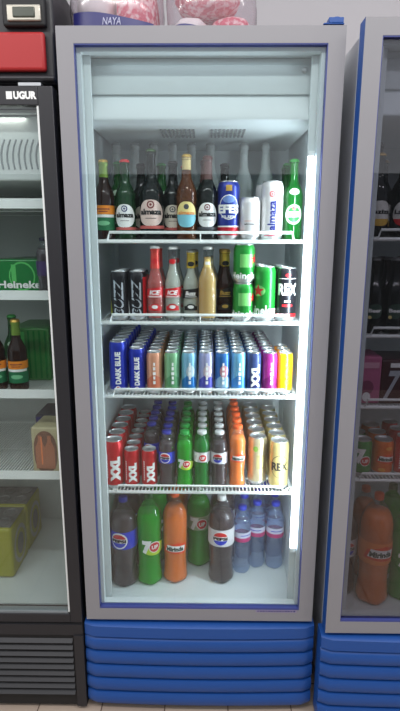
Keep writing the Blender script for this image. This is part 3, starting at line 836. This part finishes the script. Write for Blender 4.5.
p.box(w-.03, w+.002, -.008, 0, .015, .30, BLACK)
p.build('base_grille', left)
P().box(w-.09, w-.03, .0, .04, 1.9925, 2.0, STEEL).build('hinge', left)
LZ = (1.690, 1.425, 1.116, .840)
for z in LZ:
    p = P(); q2 = q-.015
    for i in range(60):
        x = -q2+2*q2*i/59; p.box(x-.0018, x+.0018, .075, .58, z-.0012, z+.0012, WIRE)
    p.box(-q2, q2, .062, .068, z-.006, z+.022, WIRE); p.box(-q2, q2, .068, .075, z-.006, z, WIRE); p.box(-q2, q2, .575, .58, z-.004, z+.002, WIRE); p.box(-q2, q2, .3, .304, z-.004, z-.0013, WIRE)
    p.build('wire_shelf', left)

def carton(name, w, d, h, base, art, label, loc, rz, cat='pack'):
    t = thing(name, label, cat, loc, rz)
    p = P().box(-w/2, w/2, -d/2, d/2, 0, h, base); p.build('wrapper', t, bevel=.006)
    q = P(); art(q, w, d, h); q.build('printed_panel', t)
    return t
class flat:   # helper: draw on front face (y=-d/2) or right side face
    pass
def shift(p, n0, fn):
    p.bm.verts.ensure_lookup_table()
    for v in list(p.bm.verts)[n0:]: v.co = fn(v.co)
PG = mat('pack_green', (28, 118, 56), .25, noise=.1, nscale=30); PGL = mat('pack_green_light', (90, 190, 100), .3)
def art_hpack(p, w, d, h):
    p.ell(w*.46, h*.86, None, 0, h*.5, PGL, d/2+.001, dx=-.0); p.ell(w*.41, h*.76, None, 0, h*.5, PG, d/2+.0016)
    p.text('Heineken', w*.86, h*.22, None, 0, h*.26, W_, off=d/2+.0024, bold=.03); p.rect(w*.08, h*.5, None, 0, h*.6, PGL, d/2+.002, dx=-w*.14)
carton('beer_pack', .185, .30, .108, PG, art_hpack, 'shrink wrapped green beer pack on black fridge shelf below the header', (-.572, .330, LZ[1]+.002), 0)
b_coldark = pet('cola_bottle', .0290, .175, PETC, COLA, m_('cap_nightblue', (24, 24, 50), .4, 0), simple_label(m_('label_purple', (60, 40, 90), .5, 0), .35, .6))
place(b_coldark, -.478, .13, LZ[1]+.002, 0, 'small dark bottle beside the green beer pack in black fridge')
def art_g2(p, w, d, h):
    p.rect(w*.16, h*.86, None, 0, h*.5, PGL, d/2+.001, dx=-w*.2)
    for i in range(4): p.rect(w*.05, h*.9, None, 0, h*.5, PG, d/2+.0012, dx=w*(-.02+.14*i))
carton('beer_pack', .135, .20, .185, mat('pack_green_mid', (66, 130, 64), .3, noise=.25, nscale=40), art_g2, 'tall green pack on black fridge shelf behind an orange labelled bottle', (-.585, .34, LZ[2]+.002), 0)
place(b_og, -.590, .135, LZ[2]+.002, .1, 'brown bottle with orange label in front of tall green pack, black fridge')
place(b_og, -.660, .135, LZ[2]+.002, .2, 'brown bottle with orange label at far left edge, black fridge')
place(b_hb, -.627, .205, LZ[2]+.002, .2, 'green bottle between the orange labelled bottles in black fridge')
BG = mat('pack_beige', (186, 176, 140), .4, noise=.1); BR = mat('pack_brown', (118, 84, 70), .3, noise=.3, nscale=60)
def art_bp(p, w, d, h):
    pts = [(w*.42*math.cos(t), h*.46*math.copysign(abs(math.sin(t))**.7, math.sin(t))) for t in [2*PI*i/24 for i in range(24)]]
    p.poly(pts, None, 0, h*.47, BR, d/2+.001)
    for dx in (-.18, .16): p.poly([(dx*w-.016, -.36*h), (dx*w+.016, -.36*h), (dx*w+.016, .1*h), (dx*w+.006, .25*h), (dx*w+.006, .36*h), (dx*w-.006, .36*h), (dx*w-.006, .25*h), (dx*w-.016, .1*h)], None, 0, h*.47, mat('pack_copper', (170, 110, 84), .3), d/2+.0016)
    p.rect(.005, h*.6, None, 0, h*.5, mat('pack_flame', (230, 130, 80), .3), d/2+.002, dx=-.012)
carton('bottle_carton', .092, .12, .160, BG, art_bp, 'beige carton printed with brown bottles on lowest shelf of black fridge', (-.502, .150, LZ[3]+.002), -.05)
def art_dk(p, w, d, h): p.rect(w*.9, h*.3, None, 0, h*.45, mat('pack_grey', (130, 132, 140), .4), d/2+.001); p.rect(w*.9, h*.2, None, 0, h*.85, NAVY, d/2+.001)
carton('bottle_carton', .10, .14, .150, mat('pack_night', (56, 58, 74), .4, noise=.2), art_dk, 'dark printed carton behind the beige carton in black fridge', (-.535, .31, LZ[3]+.002), 0)
OL = mat('pack_olive', (150, 150, 40), .35, noise=.12, nscale=20); GRY = mat('shrink_grey', (96, 98, 96), .3, noise=.3, nscale=50)
def can_case(label, loc, rz):
    t = thing('can_case', label, 'pack', loc, rz); w, d, h = .28, .164, .20
    P().box(-w/2, w/2, -d/2, d/2, 0, h, OL).build('wrapper', t, bevel=.012)
    q = P()   # cans' silver side panels visible through the wrapper, and grey top film
    n0 = 0
    for k in (0,):
        a = len(q.bm.verts)
        q.ell(.125, .15, None, 0, h*.48, mat('art_grey_panel', (150, 152, 140), .4, noise=.3, nscale=60), 0); q.ell(.095, .115, None, 0, h*.48, OL, .0006); q.ell(.06, .085, None, 0, h*.48, GRY, .0012)
        shift(q, a, lambda c, k=k: Vector((w/2+.001-c.y, k*.07+c.x, c.z)))
    a = len(q.bm.verts)
    q.ell(.15, .13, None, 0, h*.48, mat('art_grey_panel', (150, 152, 140)), d/2+.001); q.ell(.10, .09, None, 0, h*.48, OL, d/2+.0016)
    q.build('printed_panel', t)
    q = P().box(-w/2+.012, w/2-.004, -d/2+.012, d/2-.012, h-.001, h+.002, GRY)
    for i in range(4):
        for j in range(2): q.lathe([(0, h+.0015), (.026, h+.0015), (.027, h+.005), (.022, h+.0055), (.020, h+.003), (0, h+.003)], mat('can_tops_grey', (122, 124, 122), .4, .4), 12, c=(-.098+i*.066, -.034+j*.068))
    q.build('top_film', t)
    return t
zf = .379
can_case('olive yellow shrink wrapped can case nearest the glass on black fridge floor', (-.823, .262, zf), 0)
can_case('olive yellow shrink wrapped can case behind the nearest one on black fridge floor', (-.823, .432, zf), 0)

# black and red case on top of the black fridge
cs = thing('tool_case', 'black case with red front panel and silver latch on top of black fridge', 'case', (-.535, .0, 2.002))
p = P().box(-.148, .148, .03, .33, 0, .27, BLACK); p.box(-.15, .15, .01, .031, .004, .02, BLACK).build('shell', cs, bevel=.012)
P().box(-.135, .126, .012, .032, .030, .124, mat('case_red', (168, 34, 36), .5, noise=.08, nscale=6)).build('red_panel', cs, bevel=.008)
p = P().box(.020, .132, .012, .034, .136, .205, BLACKM); lt = p.build('latch_plate', cs, bevel=.006)
P().box(.034, .122, .006, .016, .146, .184, mat('latch_silver', (176, 172, 160), .35, .6)).box(.050, .108, .003, .010, .153, .178, mat('latch_window', (70, 76, 66), .3)).build('latch', lt, bevel=.003)

# plastic bags on top of the main fridge
FILM = clear('bag_film', (236, 232, 236), body=.16, bodyrgb=(236, 230, 232), rough=.12)
PK = mat('pack_pink', (222, 122, 136), .6, noise=.22, nscale=45, bump=.6); PW = mat('pack_white', (240, 236, 234), .6, noise=.08, nscale=30, bump=.5); PK = mat('pack_pink_white', (226, 120, 136), .6, bump=.8, nscale=70)
_n = PK.node_tree; _no = [q for q in _n.nodes if q.type == 'TEX_NOISE'][0]; _cr = _n.nodes.new('ShaderNodeValToRGB')
_cr.color_ramp.elements[0].position = .44; _cr.color_ramp.elements[0].color = srgb(214, 84, 108)
_cr.color_ramp.elements[1].position = .60; _cr.color_ramp.elements[1].color = srgb(246, 214, 214)
_n.links.new(_no.outputs['Fac'], _cr.inputs[0]); _n.links.new(_cr.outputs[0], _n.nodes['Principled BSDF'].inputs['Base Color'])
BN = mat('band_navy', (38, 38, 104), .4)
def lump(p, cx, cy, cz, a, b_, c, m, seed, e=.6, amp=.08, nu=28, nv=16):
    rnd = random.Random(seed); ph = [rnd.uniform(0, 6.3) for _ in range(6)]
    rings = []
    sg = lambda v, q: math.copysign(abs(v)**q, v)
    for j in range(nv+1):
        t = -PI/2+PI*j/nv; row = []
        for i in range(nu):
            u = 2*PI*i/nu
            k = 1+amp*(math.sin(3*u+ph[0]+2*t)+.6*math.sin(7*u+ph[1]-3*t)+.5*math.sin(5*t+ph[2]+11*u))
            z = cz+c*sg(math.sin(t), e)*(1+amp*.3*math.sin(5*u+ph[3])*(1 if t > 0 else 0))
            row.append(p.bm.verts.new((cx+a*k*sg(math.cos(t), e)*sg(math.cos(u), e), cy+b_*k*sg(math.cos(t), e)*sg(math.sin(u), e), z)))
        rings.append(row)
    k = p.mi(m)
    for j in range(nv):
        for i in range(nu):
            f = p.bm.faces.new((rings[j][i], rings[j][(i+1) % nu], rings[j+1][(i+1) % nu], rings[j+1][i])); f.material_index = k; f.smooth = True
def bag(x, label, w, seed, layout, word):
    t = thing('plastic_pack', label, 'bag', (x, .20, 2.118))
    z0 = .001
    for (cx, cz, a, c, m, nm) in layout:
        p = P(); lump(p, cx, .0, cz, a, .085, c, m, seed+int(cx*100), e=.75, amp=.04); p.build(nm, t, sharp=3)
    p = P(); lump(p, 0, 0, .105, w/2, .105, .104, FILM, seed, e=.62, amp=.035); p.build('film', t, sharp=3)
    return t
b1 = bag(-.243, 'clear plastic pack with pink and white contents and navy lettered band, above fridge left', .262, 3,
    [(-.055, .030, .060, .028, PK, 'pink_bundle'), (.058, .100, .060, .092, PK, 'pink_bundle'), (-.058, .122, .055, .060, PW, 'white_bundle')], 'NAYA')
p = P()
n = 24
def bandfn(p, xs0, xs1, zc, hh, curve, y):
    k = p.mi(BN); top = []; bot = []
    for i in range(n+1):
        t = i/n; x = xs0+(xs1-xs0)*t; yy = y+.018*((2*t-1)**4); z = zc-curve*(t)+.004*math.sin(5*t)
        top.append(p.bm.verts.new((x, yy, z+hh))); bot.append(p.bm.verts.new((x, yy-.002, z-hh)))
    tb = [p.bm.verts.new(v.co+Vector((0, .0015, 0))) for v in top]; bb = [p.bm.verts.new(v.co+Vector((0, .0015, 0))) for v in bot]
    for i in range(n):
        for q in ((bot[i], bot[i+1], top[i+1], top[i]), (tb[i], tb[i+1], bb[i+1], bb[i]), (top[i], top[i+1], tb[i+1], tb[i]), (bb[i], bb[i+1], bot[i+1], bot[i])):
            f = p.bm.faces.new(q); f.material_index = k; f.smooth = True
bandfn(p, -.108, .112, .066, .018, .022, -.112)
p.text('NAYA', .050, .018, None, 0, .058, mat('ink_lilac', (190, 190, 214), .5), off=.1165, shear=.2, dx=.0, bold=.0)
p.build('band', b1)
b2 = bag(.028, 'clear plastic pack with pink and white contents and short navy band, above fridge centre', .252, 11,
    [(.058, .050, .058, .047, PK, 'pink_bundle'), (-.010, .148, .090, .048, PK, 'pink_bundle'), (-.058, .048, .055, .046, PW, 'white_bundle')], '')
p = P(); bandfn(p, -.105, .005, .040, .011, .006, -.112); p.build('band', b2)

# ------------------------------------------------------------------ right fridge contents
RY = -.05
def art_laz(col):
    def f(p, rf, r, h):
        zc = .29*h
        p.poly(arch(2.3*r, .30*h), rf, 0, zc, mat('label_pearl', (206, 206, 200), .5))
        p.poly([q for q in arch(2.3*r, .30*h) if q[1] < -.055*h], rf, 0, zc, col, .0008)
        p.text('Laziza', 1.9*r, .055*h, rf, 0, zc, K_, bold=.04, dz=.02*h, off=.0012)
    return f
bl1 = gbottle('malt_bottle', .0320, .235, BLACKG, cap=GOLD, art=art_laz(mat('label_amber', (200, 160, 60), .5)))
bl2 = gbottle('malt_bottle', .0320, .235, BLACKG, cap=R_, art=art_laz(R_))
zr = 1.604
place(bl1, .515, .085, zr, 0, 'dark bottle with white and gold label, front of right fridge top shelf')
place(bl2, .586, .085, zr, 0, 'dark bottle with white and red label, right fridge top shelf')
place(bl1, .492, .150, zr, .3, 'dark bottle half hidden by frame at left of right fridge top shelf')
place(bl2, .655, .085, zr, 0, 'dark bottle beyond the red labelled one, right fridge top shelf')
bt = gbottle('malt_bottle', .0330, .300, clear('smoky_glass', (90, 96, 92), body=.6, bodyrgb=(60, 66, 66)), cap=mat('cap_slate', (90, 92, 92)), art=art_laz(mat('label_amber', (200, 160, 60))), sh=.56)
place(bt, .575, .30, zr, 0, 'tall smoky bottle standing behind the others, right fridge top shelf')
for i in range(4): place(bl1, .50+.07*i, .22, zr, .1, 'dark bottle %s in the second row, right fridge top shelf' % ['first from left', 'second from left', 'third from left', 'fourth from left'][i], 'dark bottles in the right fridge')
def art_be(p, rf, r, h):
    p.ell(1.7*r, 1.5*r, rf, 0, .30*h, mat('label_dark_green', (30, 60, 46), .5)); p.text('Beer', 1.3*r, .05*h, rf, 0, .31*h, W_, bold=.04); p.ell(.35*r, .35*r, rf, -.5, .22*h, mat('label_yellow', (232, 214, 140)), .0008)
bb = gbottle('beer_bottle', .0300, .225, BLACKG, cap=mat('cap_slate', (90, 92, 92)), art=art_be)
zr = 1.322
for k in range(3):
    for i in range(4):
        place(bb, .523+.061*i, .085+.065*k, zr, 0, 'dark green bottle, %s column, %s row, right fridge second shelf' % (['leftmost', 'second', 'third', 'fourth'][i], ['front', 'second', 'third'][k]), 'dark green bottles on the right fridge second shelf')
zr = 1.100
def art_pink(p, w, d, h):
    p.rect(w*.8, h*.12, None, 0, h*.82, mat('pink_pale', (206, 150, 170), .5), d/2+.001); p.ell(w*.5, h*.3, None, 0, h*.35, mat('pink_dark', (130, 60, 90), .5), d/2+.001); p.ell(w*.3, h*.2, None, 0, h*.15, W_, d/2+.0016)
carton('juice_carton', .085, .12, .150, mat('pink_card', (182, 96, 134), .5, noise=.06), art_pink, 'pink carton with darker motif at left of right fridge middle shelf', (.516, .12, zr), 0, 'carton')
def art_77(p, w, d, h):
    SV = mat('ink_silver', (190, 196, 204)); p.rect(w*.2, h*.10, None, 0, h*.88, W_, d/2+.001, dx=-w*.22)
    p.text('7', w*.34, h*.68, None, 0, h*.42, SV, off=d/2+.001, shear=.35, dx=-w*.25); p.text('7', w*.34, h*.88, None, 0, h*.50, SV, off=d/2+.001, shear=.35, dx=w*.10)
    p.rect(w*.9, h*.03, None, 0, h*.08, SV, d/2+.001)
carton('energy_drink_pack', .155, .14, .140, mat('pack_maroon', (66, 30, 34), .35, noise=.15), art_77, 'dark maroon pack with large silver numerals on right fridge middle shelf', (.634, .13, zr), 0)
zr = .856
def art_7can(p, rf, r, h):
    p.text('7', 1.0*r, .42*h, rf, -.35, .58*h, W_, bold=.08); p.ell(1.05*r, 1.05*r, rf, .15, .45*h, W_, .0012); p.ell(.92*r, .92*r, rf, .15, .45*h, R_, .0016); p.text('UP', .6*r, .35*r, rf, .15, .45*h, W_, off=.0021)
c_7 = can('soda_can', .0325, .120, m_('can_7green', (40, 140, 60)), [(0, .016, m_('can_deepgreen', (20, 90, 40)))], art_7can)
def art_mcan(p, rf, r, h): art_mir(None, .50)(p, rf, r, h); p.ell(.7*r, .10*h, rf, .3, .80*h, m_('ink_light_orange', (250, 170, 60)), .0005); p.ell(.7*r, .10*h, rf, -.3, .20*h, m_('ink_light_orange', (250, 170, 60)), .0005)
c_m = can('soda_can', .0325, .120, m_('can_orange', (232, 110, 24)), [], art_mcan)
for k in range(3):
    place(c_7, .523, .085+.067*k, zr, 0, 'green soda can, %s of its row on right fridge lowest shelf' % ['front', 'second', 'third'][k], 'soda cans on the lowest shelf of the right fridge')
    place(c_m, .592, .085+.067*k, zr, 0, 'orange soda can, %s of its row on right fridge lowest shelf' % ['front', 'second', 'third'][k], 'soda cans on the lowest shelf of the right fridge')
    place(c_x2, .654, .075+.067*k, zr, 0, 'red can, %s of its row at right edge, right fridge lowest shelf' % ['front', 'second', 'third'][k], 'soda cans on the lowest shelf of the right fridge')
zr = ZF+.001
R_mi = pet('orange_soda_bottle', .0560, .400, PETC, ORANGE, OC, art_mir(m_('label_apricot', (238, 130, 50), .4, 0), .50), fill=.84, seg=32)
place(R_mi, .605, .115, zr, 0, 'very large orange soda bottle on floor of right fridge')
place(L_dp, .508, .160, zr, .3, 'large cola bottle half hidden by frame on floor of right fridge')
place(L_7, .712, .130, zr, 0, 'large green soda bottle at right edge on floor of right fridge')
place(L_mi, .609, .26, zr, 1, 'orange soda bottle behind the very large one, right fridge floor')
place(L_pep, .508, .28, zr, 1, 'cola bottle behind the half hidden one, right fridge floor')
place(L_7, .715, .28, zr, 1, 'green soda bottle behind the right edge one, right fridge floor')

# ------------------------------------------------------------------ light
wd = bpy.data.worlds.new('World'); SC.world = wd; wd.use_nodes = True
bg = wd.node_tree.nodes['Background']; bg.inputs[0].default_value = (.93, .95, 1, 1); bg.inputs[1].default_value = 1.0
def area(name, loc, rot, sx, sy, e, col):
    l = bpy.data.lights.new(name, 'AREA'); l.shape = 'RECTANGLE'; l.size = sx; l.size_y = sy; l.energy = e; l.color = col
    o = bpy.data.objects.new(name, l); COL.objects.link(o); o.location = loc; o.rotation_euler = rot
    return o
for x in (-1.5, 0.1, 1.7):   # unseen overhead strips added for frontal fill and glints on the bottles
    area('overhead_fill', (x, -1.35, 3.0), (math.radians(22), 0, 0), 1.2, .10, 17, (1, .97, .95))
# the fridge's own lamp: strip beside the tube, shining into the cabinet
area('fridge_lamp', (.294, .056, 1.217), (0, math.radians(90), math.radians(-35)), 1.2, .012, 5.5, (.86, .94, 1))
# added fill light behind the top of the door, no fitting there
area('header_fill', (0, .056, 2.078), (0, 0, 0), .5, .010, .08, (.86, .94, 1))
area('black_fridge_lamp', (-.741, .064, 1.93), (math.radians(-8), 0, 0), .5, .010, .25, (1, .98, .9))

# ------------------------------------------------------------------ camera
cam = bpy.data.cameras.new('camera'); co = bpy.data.objects.new('camera', cam); COL.objects.link(co)
cam.sensor_fit = 'AUTO'; cam.sensor_width = 36; cam.lens = 511*36/711; cam.clip_start = .05
Rm = Matrix(((0.99993107194372, -0.005050156929008687, 0.010599399816755024), (0.011452024050840235, 0.22045146297867454, -0.9753307149965601), (0.0025889199721153347, 0.9753848719277711, 0.2204941022064389)))
co.matrix_world = Matrix.Translation((0.01657, -1.46685, 1.59628)) @ Rm.to_4x4()
SC.camera = co
